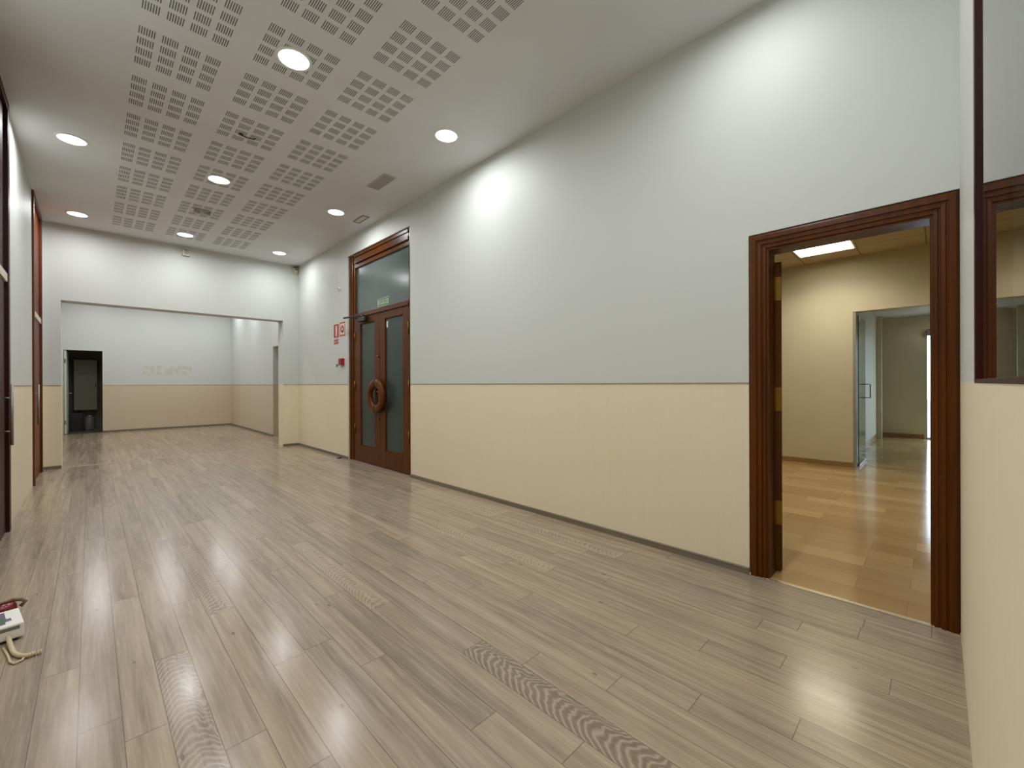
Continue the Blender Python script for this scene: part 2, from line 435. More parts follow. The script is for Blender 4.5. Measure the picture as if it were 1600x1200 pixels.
# right wall with two doorways
D0, D1, DT = -.072, .838, 2.118            # near doorway outer size
G0, G1, GT = 4.80, 6.67, 3.24              # double door opening
wall('wall_right', [(XR, XRB, D1, G0, 0, H), (XR, XRB, YN-.068, D1, DT, H), (XR, XRB, YN-.068, D0-.001, 0, DT), (XR, XRB, G0, G1, GT, H), (XR, XRB, G1, YF2, 0, H)],
     label='long white wall with beige lower half on the right')
W0, W1, WZ0, WZ1 = -.35, 1.77, 1.197, 2.95
wall('wall_near', [(XL2, W0, YN-.068, YN, 0, H), (W1, XR, YN-.068, YN, 0, H), (W0, W1, YN-.068, YN, 0, WZ0), (W0, W1, YN-.068, YN, WZ1, H)],
     label='white and beige end wall holding the glazed window')
A0, A1 = 4.32, 5.44
B0, B1 = 7.62, 8.80
wall('wall_left', [(XL2, XL, YN-.068, A0, 0, H), (XL2, XL, A1, B0, 0, H), (XL2, XL, B1, YF, 0, H)], label='white and beige wall on the left')
wall('wall_far', [(XL2, -.30, YF, YF2, 0, H), (2.65, XR, YF, YF2, 0, H), (-.30, 2.65, YF, YF2, 2.435, H)], label='white header wall around the wide opening')
wall('wall_back', [(XBL-.1, -.46, YB, YB+.12, 0, H), (.22, XBR+.15, YB, YB+.12, 0, H), (-.46, .22, YB, YB+.12, 2.065, H)], MWB, 'back wall of the rear room with dark closet doorway')
wall('wall_back_right', [(XBR, XBR+.15, YF2, 9.95, 0, H), (XBR, XBR+.15, 10.83, YB, 0, H), (XBR, XBR+.15, 9.95, 10.83, 2.07, H)], MWB, 'right wall of the rear room')
wall('wall_back_left', [(XBL-.1, XBL, YF2, YB, 0, H)], MWB, 'left wall of the rear room')
# niche behind the rear right doorway, closet behind the dark doorway
wall('wall_passage', [(3.14, 3.9, 9.8, 9.85, 0, 2.3), (3.14, 3.9, 10.93, 10.98, 0, 2.3), (3.9, 3.95, 9.8, 10.98, 0, 2.3), (3.14, 3.95, 9.8, 10.98, 2.3, 2.35), (3.14, 3.95, 9.8, 10.98, -.05, 0)], MW_plain, 'passage walls behind the rear right doorway')
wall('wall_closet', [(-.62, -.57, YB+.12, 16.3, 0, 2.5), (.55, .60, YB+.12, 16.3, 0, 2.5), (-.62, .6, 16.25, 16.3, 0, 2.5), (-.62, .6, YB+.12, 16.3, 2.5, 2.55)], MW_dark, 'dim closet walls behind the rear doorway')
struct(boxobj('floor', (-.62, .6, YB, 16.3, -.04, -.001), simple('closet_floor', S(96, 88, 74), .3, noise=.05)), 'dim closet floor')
wall('wall_door_backing', [(XRB, 4.2, 4.60, 4.65, 0, 3.4), (XRB, 4.2, 6.85, 6.9, 0, 3.4), (4.2, 4.25, 4.6, 6.9, 0, 3.4), (XRB, 4.25, 4.6, 6.9, 3.4, 3.45), (XRB, 4.25, 4.6, 6.9, -.05, -.001)], MW_dark, 'added dark box keeping outside light from the double door')  # unseen box added so no outside light leaks round the double door
struct(boxobj('floor', (2.93, XRB, G0, G1, -.03, 0), simple('sill_wood', S(140, 126, 110), .4)), 'floor strip under the double door')
struct(boxobj('floor', (XL2, XL, A0, A1, -.03, 0), simple('sill_wood_a', S(140, 126, 110), .4)), 'floor strip under the dark left door')
struct(boxobj('floor', (XL2, XL, B0, B1, -.03, 0), simple('sill_wood_b', S(140, 126, 110), .4)), 'floor strip under the reddish left door')
# ceilings
struct(boxobj('ceiling', (XL2, XRB, YN-.068, YF2, H, H+.05), MC), 'pale ceiling with blocks of slotted perforations')
struct(boxobj('ceiling', (XBL-.1, XBR+.15, YF2, YB+.12, H, H+.05), MCP), 'plain ceiling of the rear room')

# dado edge and skirtings
def dado(n, b, lab): struct(boxobj('trim_%d' % n, b, CAP), lab)
dado(2, (XR-.004, XR, D1, G0, DADO-.006, DADO+.002), 'thin dado edge on the long right wall')
dado(3, (XR-.004, XR, G1, YF, DADO-.006, DADO+.002), 'thin dado edge right of the double door')
dado(4, (2.65, XR, YF-.004, YF, DADO-.006, DADO+.002), 'thin dado edge right of the wide opening')
dado(5, (XL, -.30, YF-.004, YF, DADO-.006, DADO+.002), 'thin dado edge left of the wide opening')
dado(6, (XL, XL+.004, A1+.03, B0-.03, DADO-.006, DADO+.002), 'thin dado edge on the left wall')
dado(7, (.22, XBR, YB-.004, YB, DADO-.006, DADO+.002), 'thin dado edge on the rear wall')
dado(8, (XBR-.004, XBR, 10.83, YB, DADO-.006, DADO+.002), 'thin dado edge on the rear right wall')
def skirt(name, axis, a, b, c, side, lab, m=None, h=.042, t=.013):
    # axis 'y': runs along y at x=c ; side = +1/-1 gives the room side
    mb = MB()
    if axis == 'y':
        pr = [(c, 0), (c+side*t, 0), (c+side*t, h*.72), (c+side*t*.75, h*.74), (c+side*t*.75, h*.82), (c+side*t, h*.84), (c+side*t*.7, h), (c, h)]
        mb.prism(pr, 'y', a, b)
    else:
        pr = [(c, 0), (c+side*t, 0), (c+side*t, h*.72), (c+side*t*.75, h*.74), (c+side*t*.75, h*.82), (c+side*t, h*.84), (c+side*t*.7, h), (c, h)]
        mb.prism(pr, 'x', a, b)
    struct(mb.build(name, m or (SKIRT if axis == 'y' else SKIRTX)), lab)
skirt('baseboard_right', 'y', D1, G0, XR, -1, 'low grey skirting along the long right wall')
skirt('baseboard_right', 'y', G1, YF, XR, -1, 'low grey skirting beyond the double door')
skirt('baseboard_far', 'x', 2.64, XR-.013, YF, -1, 'low grey skirting right of the wide opening')
skirt('baseboard_far', 'x', XL, -.30, YF, -1, 'low grey skirting left of the wide opening')
skirt('baseboard_back', 'x', .22, XBR, YB, -1, 'low grey skirting of the rear wall')
skirt('baseboard_back', 'y', 10.83, YB-.013, XBR, -1, 'low grey skirting of the rear right wall')

# ------------------------------------------------------------------ near doorway casing (door_3) with brown stepped moulding
def stepped(mb, prof, y0, y1, zt, x):
    """casing: prof = list of (distance from outer edge, depth towards the room); swept left, top, right with mitres"""
    path = [(y0, 0, 1, 0), (y0, zt, 1, -1), (y1, zt, -1, -1), (y1, 0, -1, 0)]
    cols = []
    for (yy, zz, sy, sz) in path:
        cols.append([mb.bm.verts.new((x-d, yy+sy*w, zz+sz*w)) for w, d in prof])
    for A, B in zip(cols, cols[1:]):
        for k in range(len(prof)-1):
            mb.bm.faces.new((A[k], A[k+1], B[k+1], B[k]))
PROF = [(0, -.153), (0, .0), (.010, .004), (.034, .004), (.036, -.004), (.042, -.004), (.046, .000), (.062, -.001), (.064, -.008), (.070, -.008), (.073, -.005), (.086, -.006), (.088, -.014), (.094, -.016), (.100, -.016), (.100, -.154), (0, -.154)]
# a thin back side keeps the casing solid
d3 = empty('door_3', (XR, .38, 0), kind='structure', label='brown moulded doorway into the travertine floored room')
mb = MB(); stepped(mb, PROF, D0+.002, D1-.006, DT-.008, XR)
cas = mb.build('door_frame', WOODV, d3)
# raise of head moulding uses same wood; door stop
# open leaf, seen on its hinge edge
hx, hy = 3.085, .742
ang = R(17.0)
Mx = Matrix.Translation((hx, hy, 0)) @ Matrix.Rotation(ang, 4, 'Z')
lf = MB().box(.006, .70, -.046, -.006, .012, 1.965, mtx=Mx)
leaf = lf.build('door_leaf', WOODV, d3, bevel=.002); leaf['label'] = 'open leaf seen on its hinge edge'
for z in (.30, 1.02, 1.72):
    MB().box(.001, .0055, -.044, -.008, z, z+.15, mtx=Mx).lathe([(0, 0), (.006, 0), (.006, .15), (0, .15)], tuple(Mx @ Vector((.001, -.010, z))), seg=12).build('hinge', BRASS, leaf, bevel=.001)
struct(boxobj('trim_9', (XR-.004, XR+.022, D0+.1, D1-.10, -.01, .003), ALU), 'bright metal strip on the threshold of the brown doorway')

# ------------------------------------------------------------------ double door (door_4)
XD = XR+.032
d4 = empty('door_4', (XD, 5.69, 0), kind='structure', label='tall mahogany double door with frosted glass and fanlight')
mb = MB()
# reveal frame: side posts, head with stepped mouldings, transom bar
for w0, w1, t in ((0, .055, 0.0), (.055, .11, .012), (.11, .175, .026)):
    mb.box(XD+t-.012, XD+.10, G1-w1-.004, G1-w0-.004, 0, GT-.004)
mb.box(XD-.012, XD+.10, G0+.003, G0+.05, 0, GT-.004).box(XD+.006, XD+.10, G0+.05, G0+.09, 0, GT-.004)
for w0, w1, t in ((0, .045, 0.0), (.045, .09, .014), (.09, .14, .004), (.14, .205, .028)):
    mb.box(XD+t-.012, XD+.10, G0+.09, G1-.179, GT-w1-.004, GT-w0-.004)
mb.box(XD-.010, XD+.09, G0+.09, G1-.179, 2.235, 2.262).box(XD+.000, XD+.09, G0+.09, G1-.179, 2.262, 2.300)
mb.build('door_frame', WOODV, d4, bevel=.002)
tr = MB().box(XD+.04, XD+.048, G0+.088, G1-.178, 2.298, GT-.2).build('transom_pane', FROST2, d4); tr['label'] = 'pale frosted fanlight pane above the leaves'
def leaf2(y0, y1, g0, g1, lab, hy_):
    b = MB(); z0, z1 = .006, 2.232; x0, x1 = XD+.006, XD+.046
    b.box(x0, x1, y0, g0, z0, z1).box(x0, x1, g1, y1, z0, z1).box(x0, x1, g0, g1, z0, .25).box(x0, x1, g0, g1, 2.13, z1)
    # glazing beads, set back
    b.box(x0+.014, x1-.006, g0, g0+.014, .25, 2.13).box(x0+.014, x1-.006, g1-.014, g1, .25, 2.13).box(x0+.014, x1-.006, g0+.014, g1-.014, .25, .264).box(x0+.014, x1-.006, g0+.014, g1-.014, 2.116, 2.13)
    # sunk bottom panel outline
    l = b.build('door_leaf', WOODV, d4, bevel=.003); l['label'] = lab
    MB().box(x0+.018, x0+.024, g0+.012, g1-.012, .262, 2.118).build('glass_pane', FROST, l)
    for z in (.42, 1.10, 1.86):
        MB().box(x0-.006, x0+.001, hy_-.012, hy_+.012, z, z+.15).lathe([(0, 0), (.007, 0), (.007, .16), (0, .16)], (x0-.009, hy_, z-.005), seg=12).build('hinge', BRASS, l)
    return l
lL = leaf2(5.693, 6.485, 5.845, 6.305, 'left leaf carrying the black closer', 6.487)
lR = leaf2(4.893, 5.687, 5.050, 5.535, 'right leaf with the small tag on its glass', 4.893)
def half_ring(sgn, par, lab):
    b = MB(); n = 28; cx, cy, cz = XD-.055, 5.69, 1.03
    rings = []
    for i in range(n+1):
        a = -PI/2+PI*i/n
        dy, dz = math.cos(a)*sgn, math.sin(a)
        sec = []
        for k in range(14):
            t = 2*PI*k/14
            rr = .183+.058*math.copysign(abs(math.cos(t))**.8, math.cos(t)); xx = .034*math.copysign(abs(math.sin(t))**.8, math.sin(t))
            sec.append(b.bm.verts.new((cx+xx, cy+sgn*.007+dy*rr, cz+dz*rr)))
        rings.append(sec)
    for A, B in zip(rings, rings[1:]):
        for k in range(14):
            f = b.bm.faces.new((A[k], A[(k+1) % 14], B[(k+1) % 14], B[k])); f.smooth = True
    b.bm.faces.new(rings[0]); b.bm.faces.new(rings[-1][::-1])
    for s2 in (-1, 1):
        b.lathe([(0, 0), (.02, 0), (.02, .045), (0, .045)], (XD-.035, cy+sgn*.06, cz+s2*.165), axis='x', seg=14)
    b.build('ring_handle', WOODK, par)['label'] = lab
half_ring(1, lL, 'left half of the round orange wood pull')
half_ring(-1, lR, 'right half of the round orange wood pull')
MB().box(XD+.000, XD+.006, 5.70, 5.745, .93, 1.15).lathe([(0, 0), (.014, 0), (.014, .02), (0, .02)], (XD-.018, 5.722, 1.09), axis='x', seg=14).build('lock_plate', STEEL, lL)
MB().lathe([(0, 0), (.016, 0), (.016, .014), (0, .014)], (XD-.008, 5.735, 1.60), axis='x', seg=18).build('lock_cylinder', BRASS, lL)
MB().lathe([(0, 0), (.012, 0), (.012, .010), (0, .010)], (XD-.004, 5.73, .70), axis='x', seg=18).build('lock_cylinder', BRASS, lL)
MB().box(XD+.018, XD+.0235, 5.475, 5.505, 2.00, 2.09).build('glass_tag', WHITEP, lR)['label'] = 'small white tag stuck on the glass'
# closer on the left leaf: body + arm reaching towards the wall
clo = MB().box(XD-.058, XD+.004, 6.03, 6.27, 2.150, 2.215).build('closer_body', BLACKM, lL, bevel=.008)
MB().lathe([(0, 0), (.022, 0), (.022, .03), (0, .03)], (XD-.03, 6.15, 2.215), seg=18).build('closer_pivot', DARKP, lL)
Ma = Matrix.Translation((XD-.03, 6.15, 2.232)) @ Matrix.Rotation(R(90+11), 4, 'Z')
MB().box(-.01, .47, -.014, .014, 0, .022, mtx=Ma).build('closer_arm', BLACKM, lL, bevel=.002)
# exit sign on the fanlight glass
ex = MB().box(XD+.034, XD+.040, 5.475, 5.80, 2.325, 2.445).build('exit_sign', GREENSIGN)
tag(ex, 'small pale green exit sign stuck on the fanlight above the double door', 'sign')
def text(body, size, loc, rot, m, name, parent, ext=.0006):
    cu = bpy.data.curves.new(name, 'FONT'); cu.body = body; cu.size = size; cu.extrude = ext; cu.align_x = 'CENTER'; cu.align_y = 'CENTER'
    t = bpy.data.objects.new('tmp', cu); C.objects.link(t)
    bpy.context.view_layer.update()
    me = bpy.data.meshes.new_from_object(t.evaluated_get(bpy.context.evaluated_depsgraph_get()))
    bpy.data.objects.remove(t); o = bpy.data.objects.new(name, me); C.objects.link(o)
    me.materials.clear(); me.materials.append(m)
    o.parent = parent; o.location = Vector(loc)-parent.location; o.rotation_euler = rot
    return o
RW = (R(90), 0, R(-90))      # text on the right wall faces -x
text('SORTIDA', .066, (XD+.0335, 5.637, 2.388), RW, GREENDK, 'lettering', ex)
MB().box(XD+.0325, XD+.0339, 5.487, 5.788, 2.424, 2.436).box(XD+.0325, XD+.0339, 5.487, 5.788, 2.340, 2.352).build('printed_bands', GREENDK, ex)

# ------------------------------------------------------------------ left wall doors
def left_door(n, y0, y1, lab, leafm, frm, bar_y):
    d = empty('door_%d' % n, (XL, (y0+y1)/2, 0), kind='structure', label=lab)
    b = MB(); w = .07
    b.box(XL2, XL+.018, y0-.02, y0+w, 0, H-.003).box(XL2, XL+.018, y1-w, y1+.02, 0, H-.003).box(XL2, XL+.018, y0+w, y1-w, H-.07, H-.003)
    b.build('door_frame', frm, d, bevel=.003)
    MB().box(XL-.05, XL+.012, y0+w, y1-w, 2.045, 2.115).build('transom_bar', CREAMP, d, bevel=.003)['label'] = 'cream cross bar between leaf and upper panel'
    MB().box(XL-.05, XL-.008, y0+w, y1-w, 2.115, H-.07).build('upper_panel', leafm, d)
    l = MB().box(XL-.05, XL-.004, y0+w+.002, y1-w-.002, .006, 2.043).build('door_leaf', leafm, d, bevel=.002)
    zz0, zz1 = .72, 1.21
    p = MB().tube([(XL+.04, bar_y, zz0), (XL+.04, bar_y, zz1)], .010, 14)
    for z in (.83, 1.10): p.tube([(XL-.005, bar_y, z), (XL+.04, bar_y, z)], .006, 10)
    p.build('pull_bar', PULL, l)
    return d
left_door(1, A0, A1, 'dark mahogany full height door at the left edge', WOODD, WOODD, 5.27)
left_door(2, B0, B1, 'reddish mahogany full height door near the far corner', WOODR, WOODR, 7.76)
# unseen backing added to close off the left door openings
struct(boxobj('wall_behind_left', (XL2-.06, XL2-.001, YN, YF, 0, H), MW_dark), 'unseen backing added behind the left doors')

# ------------------------------------------------------------------ end wall window (window_1) with dark frame
w1 = empty('window_1', (1.0, YN, WZ0), kind='structure', label='interior window with thin dark mahogany frame beside the brown doorway')
fy0, fy1 = YN-.066, YN+.0015
MB().box(W1-.055, W1, fy0, fy1, WZ0, WZ1).box(W0, W0+.05, fy0, fy1, WZ0, WZ1).box(W0+.05, W1-.055, fy0, fy1, WZ0, WZ0+.010).box(W0+.05, W1-.055, fy0, fy1, WZ1-.05, WZ1).build('window_frame', WOODD, w1, bevel=.001)
MB().box(W0+.052, W1-.057, YN-.0095, YN-.0065, WZ0+.0105, WZ1-.051).build('glass_pane', GLASS, w1)
# neighbouring room behind it
NY = -2.7
struct(boxobj('floor', (XL2, XR, NY, YN-.069, -.04, 0), simple('neighbour_floor', S(120, 112, 100), .5)), 'floor of the room behind the glazed window')
wall('wall_neighbour', [(XL2, XL2+.05, NY, YN-.069, 0, 3.0), (XL2, XR, NY-.05, NY, 0, 3.0), (XR-.05, XR, NY, YN-.069, 0, 3.0)], MW_grey, 'walls of the room behind the glazed window')
struct(boxobj('ceiling', (XL2, XR, NY, YN-.069, 3.0, 3.04), MCP), 'ceiling of the room behind the glazed window')

# ------------------------------------------------------------------ travertine room
OX, OX2, OH = 7.6, 7.75, 2.97
struct(boxobj('floor', (XR+.02, 12.6, -3.0, 2.8, -.04, -.0005), MSTONE), 'polished travertine tile floor of the next room')
struct(boxobj('ceiling', (XRB, OX, -3.0, 2.8, OH, OH+.04), MTILE), 'tiled ceiling of the next room')
wall('wall_other', [(OX, OX2, .85, 2.8, 0, OH), (OX, OX2, -3.0, -.6, 0, OH), (OX, OX2, -.6, .85, 2.19, OH)], MW_plain, 'cream wall with glazed doorway in the next room')
wall('wall_other_sides', [(XRB, OX2, 2.8, 2.85, 0, OH), (XRB, OX2, -3.05, -3.0, 0, OH), (XRB, XRB+.03, -3.0, YN-.07, 0, OH), (XRB, XRB+.02, .95, 2.8, 0, OH)], MW_plain, 'side walls of the next room')
skirt('baseboard_other', 'y', .85, 2.8, OX, -1, 'brown skirting of the next room', SKIRTB, h=.07)
# glazed door of the doorway, open
d5 = empty('door_5', (OX+.05, .83, 0), kind='structure', label='frameless glass door standing open in the next room')
MB().box(OX+.0, OX2, .815, .849, 0, 2.185).build('door_frame', simple('grey_jamb', S(150, 150, 132), .4), d5)
dm = Matrix.Translation((OX+.10, .800, 0)) @ Matrix.Rotation(R(.3), 4, 'Z')
gp = MB().box(0, .80, -.005, .005, .03, 2.15, mtx=dm).build('glass_pane', GLASSG, d5)
MB().box(-.005, .004, -.0065, .0065, .03, 2.15, mtx=dm).build('polished_edge', simple('dark_glass_edge', S(40, 56, 48), .2), d5)
MB().box(0, .80, -.011, .011, .008, .03, mtx=dm).build('floor_rail', simple('rail', S(84, 80, 66), .3, metal=.6), d5)
hd = MB()
for sg in (-1, 1):
    hd.tube([tuple(dm @ Vector(p)) for p in ((.60, 0, 1.17), (.60, sg*.08, 1.17), (.60, sg*.08, .97), (.60, 0, .97))], .010, 10)
hd.build('pull_handle', CHROME, d5)
# corridor beyond
wall('wall_corridor', [(OX2, 12.55, .95, 1.05, 0, 2.6), (12.5, 12.6, .20, 1.05, 0, 2.6), (12.5, 12.6, -2.05, .20, 2.21, 2.6), (OX2, 12.6, -2.1, -2.0, 0, 2.6), (12.5, 12.6, -2.05, -1.3, 0, 2.6)], MW_plain, 'cream corridor walls beyond the glass door')
struct(boxobj('ceiling', (OX2, 12.6, -2.1, 1.05, 2.6, 2.64), MCP), 'corridor ceiling')
skirt('baseboard_corridor', 'y', .22, .95, 12.5, -1, 'brown skirting at the corridor end', SKIRTB, h=.09)
skirt('baseboard_corridor', 'x', OX2, 12.48, .95, -1, 'brown skirting along the corridor', SKIRTB, h=.09)
struct(boxobj('trim_10', (12.0, 12.12, .86, .95, 0, 2.6), MW_plain), 'cream pilaster in the corridor')
w2 = empty('window_2', (12.5, -.55, 0), kind='structure', label='bright glazed street door at the end of the corridor')
MB().frame(12.50, 12.56, -1.3, .20, 0.0, 2.21, .03).box(12.51, 12.55, -.6, -.56, .05, 2.16).build('window_frame', simple('pale_frame', S(190, 196, 186), .4), w2, bevel=.003)
MB().box(12.525, 12.531, -1.27, .17, .03, 2.18).build('glass_pane', GLASS, w2)
struct(boxobj('trim_11', (12.35, 12.499, -1.3, .17, 2.21, 2.30), simple('dark_lintel', S(70, 62, 48), .6)), 'dark lintel box over the street door')
cl = empty('corridor_lamp', (12.2, .075, 2.285), label='tiny bright lamp above the street door at the corridor end', cat='lamp')
MB().lathe([(0, .315), (.03, .315), (.03, .05), (.05, .04), (.05, .02), (0, .02)], (12.2, .075, 2.285), seg=16).build('lamp_holder', WHITEP, cl)
MB().lathe([(0, .02), (.045, .02), (.04, -.01), (0, -.02)], (12.2, .075, 2.285), seg=16).build('bulb', LAMPF, cl)
# pavement outside
struct(boxobj('ground', (12.6, 40, -20, 20, -.2, -.05), simple('pavement', S(150, 150, 146), .8)), 'pale pavement outside the street door')

# fluorescent louvre panel
fp = empty('fluorescent_panel', (6.74, 1.06, OH-.03), label='square louvred fluorescent ceiling light in the next room', cat='ceiling light')
b = MB().box(6.43, 7.05, .745, .765, OH-.03, OH-.001).box(6.43, 7.05, 1.355, 1.375, OH-.03, OH-.001).box(6.43, 6.45, .765, 1.355, OH-.03, OH-.001).box(7.03, 7.05, .765, 1.355, OH-.03, OH-.001)
b.build('light_frame', WHITEP, fp)
b = MB()
for i in range(1, 9): b.box(6.45, 7.03, .765+i*.0655-.0015, .765+i*.0655+.0015, OH-.028, OH-.012)
b.build('louvre', WHITEP, fp)
b = MB()
for i in range(4): b.tube([(6.52+i*.145, .775, OH-.009), (6.52+i*.145, 1.345, OH-.009)], .008, 10)
b.build('tubes', FLUO, fp)
MB().box(6.45, 7.03, .765, 1.355, OH-.003, OH-.001).build('reflector', emit('lit_reflector', (1, .93, .74, 1), 7), fp)
fa = bpy.data.lights.new('tube_glow', 'AREA'); fa.shape = 'SQUARE'; fa.size = .55; fa.energy = 13; fa.spread = R(140); fa.color = (1.0, .90, .70)
fo = bpy.data.objects.new('tube_glow', fa); C.objects.link(fo); fo.parent = fp; fo.location = (0, 0, -.002)
# a second panel added nearer, out of view, to light the next room
def clone(o, loc, **kw):
    r = o.copy(); C.objects.link(r); r.location = loc
    for k, v in kw.items(): r[k] = v
    for ch in list(o.children):
        c = ch.copy(); C.objects.link(c); c.parent = r
        for g in ch.children:
            d = g.copy(); C.objects.link(d); d.parent = c
    return r
clone(fp, (4.79, .41, OH-.03), label='added unseen fluorescent ceiling light nearer the brown doorway')

# ------------------------------------------------------------------ downlights
LP = {'downlight_diffuser': 14.0, 'downlight_back_room': 10.0}; SPREAD = 172
def downlight(x, y, label, m=LAMPE, group='round recessed ceiling downlights', k=1.0):
    o = empty('downlight', (x, y, H), label=label, cat='ceiling light')
    if group: o['group'] = group
    MB().lathe([(.098, -.001), (.100, -.006), (.118, -.004), (.120, 0), (.098, 0)], (x, y, H), seg=48).build('trim_ring', WHITEP, o)
    MB().lathe([(0, -.004), (.099, -.004), (.099, -.0005), (0, -.0005)], (x, y, H), seg=48).build('diffuser', m, o)
    la = bpy.data.lights.new('lamp', 'AREA'); la.shape = 'DISK'; la.size = .19; la.energy = LP[m.name]*k; la.spread = R(SPREAD); la.color = (.95, .97, 1.0)
    lo = bpy.data.objects.new('lamp', la); C.objects.link(lo); lo.parent = o; lo.location = (0, 0, -.0055)
    return o
DL = [(1.045, 3.26, 'largest bright downlight, in the middle strip of slotted ceiling panels'),
      (2.383, 3.26, 'bright downlight nearest the long right wall, this side of the air grille'),
      (1.046, 5.775, 'middle downlight of the slotted strip, between the largest and the one by the far wall'),
      (2.372, 5.76, 'downlight beside the small hatch, above the double door side'),
      (1.055, 8.26, 'downlight in the slotted strip closest to the far wall, above the siren box'),
      (2.388, 8.25, 'downlight nearest the corner with the motion detector'),
      (-.118, 5.80, 'left row downlight nearer the camera, close to the dark left door'),
      (-.118, 8.28, 'left row downlight close to the far wall')]
for x, y, l in DL: downlight(x, y, l, k=.85 if y > 8 else 1.0)
for x, l in ((-.118, 'downlight overhead by the left wall'), (1.045, 'downlight overhead in the slotted strip'), (2.383, 'downlight overhead by the brown doorway')):
    downlight(x, .76, l, k=.55 if x > 2 else 1.2)
downlight(-.118, 3.26, 'left row downlight overhead beyond the frame')
k = 0
for y in (10.4, 12.35, 13.95):  # all out of view: front row added for light, others follow reflections and scallops
    for x in (.1, 1.33, 2.5):
        k += 1
        downlight(x, y, 'unseen rear room ceiling downlight, %s row, %s side' % ({10.4: 'front', 12.35: 'middle', 13.95: 'rear'}[y], {.1: 'left', 1.33: 'centre', 2.5: 'right'}[x]), LAMPB, 'rear room downlights')

# ------------------------------------------------------------------ ceiling fittings
def grille(x0, x1, y0, y1, lab, nsl, name='air_grille'):
    o = empty(name, ((x0+x1)/2, (y0+y1)/2, H), label=lab, cat='vent')
    z0, z1 = H-.008, H
    MB().box(x0, x1, y0, y0+.018, z0, z1).box(x0, x1, y1-.018, y1, z0, z1).box(x0, x0+.018, y0+.018, y1-.018, z0, z1).box(x1-.018, x1, y0+.018, y1-.018, z0, z1).build('grille_frame', VENTM, o, bevel=.002)
    MB().box(x0+.018, x1-.018, y0+.018, y1-.018, H-.0015, H-.0003).build('backing', VENTD, o)
    b = MB(); w = (x1-x0-.036)/nsl
    for i in range(nsl):
        m_ = Matrix.Translation((x0+.018+w*(i+.5), 0, H-.004)) @ Matrix.Rotation(R(35), 4, 'Y')
        b.box(-w*.36, w*.36, y0+.018, y1-.018, -.0008, .0008, mtx=m_)
    b.build('slats', VENTM, o)
grille(2.315, 2.465, 4.32, 4.745, 'grey slatted air grille in the plain ceiling right of the slotted blocks', 7)
hv = empty('ceiling_hatch', (2.725, 5.76, H), label='small pale framed ceiling hatch beside the double door head', cat='hatch')
MB().box(2.675, 2.775, 5.60, 5.615, H-.008, H).box(2.675, 2.775, 5.905, 5.92, H-.008, H).box(2.675, 2.69, 5.615, 5.905, H-.008, H).box(2.76, 2.775, 5.615, 5.905, H-.008, H).build('hatch_frame', GREYP, hv)
MB().box(2.69, 2.76, 5.615, 5.905, H-.004, H).build('hatch_cover', CREAMP, hv)
el = empty('emergency_light', (1.07, 6.97, H), label='emergency light with two round spot heads among the slotted blocks', cat='ceiling light')
MB().lathe([(0, -.02), (.075, -.02), (.085, -.008), (.085, 0), (0, 0)], (1.07, 6.97, H), seg=28).build('base_disc', simple('light_grey_fitting', S(168, 166, 162), .5), el)
for s_ in (-1, 1):
    MB().lathe([(.018, -.045), (.034, -.045), (.036, -.02), (.018, -.018), (0, -.018)], (1.07+s_*.06, 6.97, H), seg=20).lathe([(0, -.052), (.012, -.05), (.016, -.044), (0, -.04)], (1.07+s_*.06, 6.97, H), seg=16, mi=1).build('spot_head', [VENTM, WHITEP], el)
    MB().prism([(1.07+s_*.09, 6.94), (1.07+s_*.13, 6.97), (1.07+s_*.09, 7.0)], 'z', H-.02, H).build('side_clip', WHITEP, el)
sd = empty('ceiling_bracket', (1.06, 4.57, H), label='thin dark bent bracket hanging from a slotted ceiling block', cat='bracket')
MB().tube([(1.00, 4.58, H), (1.01, 4.575, H-.012), (1.05, 4.57, H-.018), (1.10, 4.565, H-.016), (1.12, 4.565, H)], .005, 8).build('bent_wire', DARKP, sd)
MB().lathe([(0, -.006), (.018, -.006), (.02, 0), (0, 0)], (1.00, 4.58, H), seg=14).build('fixing_plate', DARKP, sd)

# ------------------------------------------------------------------ wall fittings
sn = empty('siren', (1.147, YF, 3.42), label='small grey beige siren box above the wide opening, under the ceiling', cat='alarm')
MB().box(1.10, 1.195, YF-.05, YF, 3.37, 3.475).build('housing', CREAMP, sn, bevel=.008)
MB().lathe([(.028, -.004), (.034, -.004), (.034, .004), (.028, .004), (.028, -.004)], (1.147, YF-.052, 3.425), axis='y', seg=24).lathe([(0, -.006), (.012, -.004), (.014, .004), (0, .004)], (1.147, YF-.052, 3.425), axis='y', seg=16).build('sounder', GREYP, sn)
MB().box(1.11, 1.185, YF-.052, YF-.046, 3.46, 3.472).build('cover_lip', GREYP, sn)
md = empty('motion_detector', (2.875, YF, 3.43), label='cream motion detector in the far right corner under the ceiling', cat='detector')
MB().prism([(YF, 3.365), (YF-.035, 3.385), (YF-.058, 3.44), (YF-.058, 3.485), (YF, 3.485)], 'x', 2.842, 2.912).build('housing', CREAMP, md, bevel=.006)
MB().box(2.855, 2.899, YF-.0605, YF-.050, 3.44, 3.475).build('lens', GREYP, md, bevel=.003)
MB().box(2.846, 2.908, YF-.05, YF, 3.486, 3.51).build('bracket', simple('brown_bracket', S(84, 74, 58), .6), md)
ws = empty('wall_sensor', (XR, 6.99, 2.78), label='small round white sensor on the wall left of the double door', cat='sensor')
MB().lathe([(0, -.02), (.026, -.018), (.034, -.006), (.036, 0), (0, 0)], (XR, 6.99, 2.78), axis='x', seg=24).build('cap', WHITEP, ws)
MB().lathe([(0, -.026), (.010, -.024), (.012, -.018), (0, -.017)], (XR, 6.99, 2.78), axis='x', seg=16).build('eye', GREYP, ws)
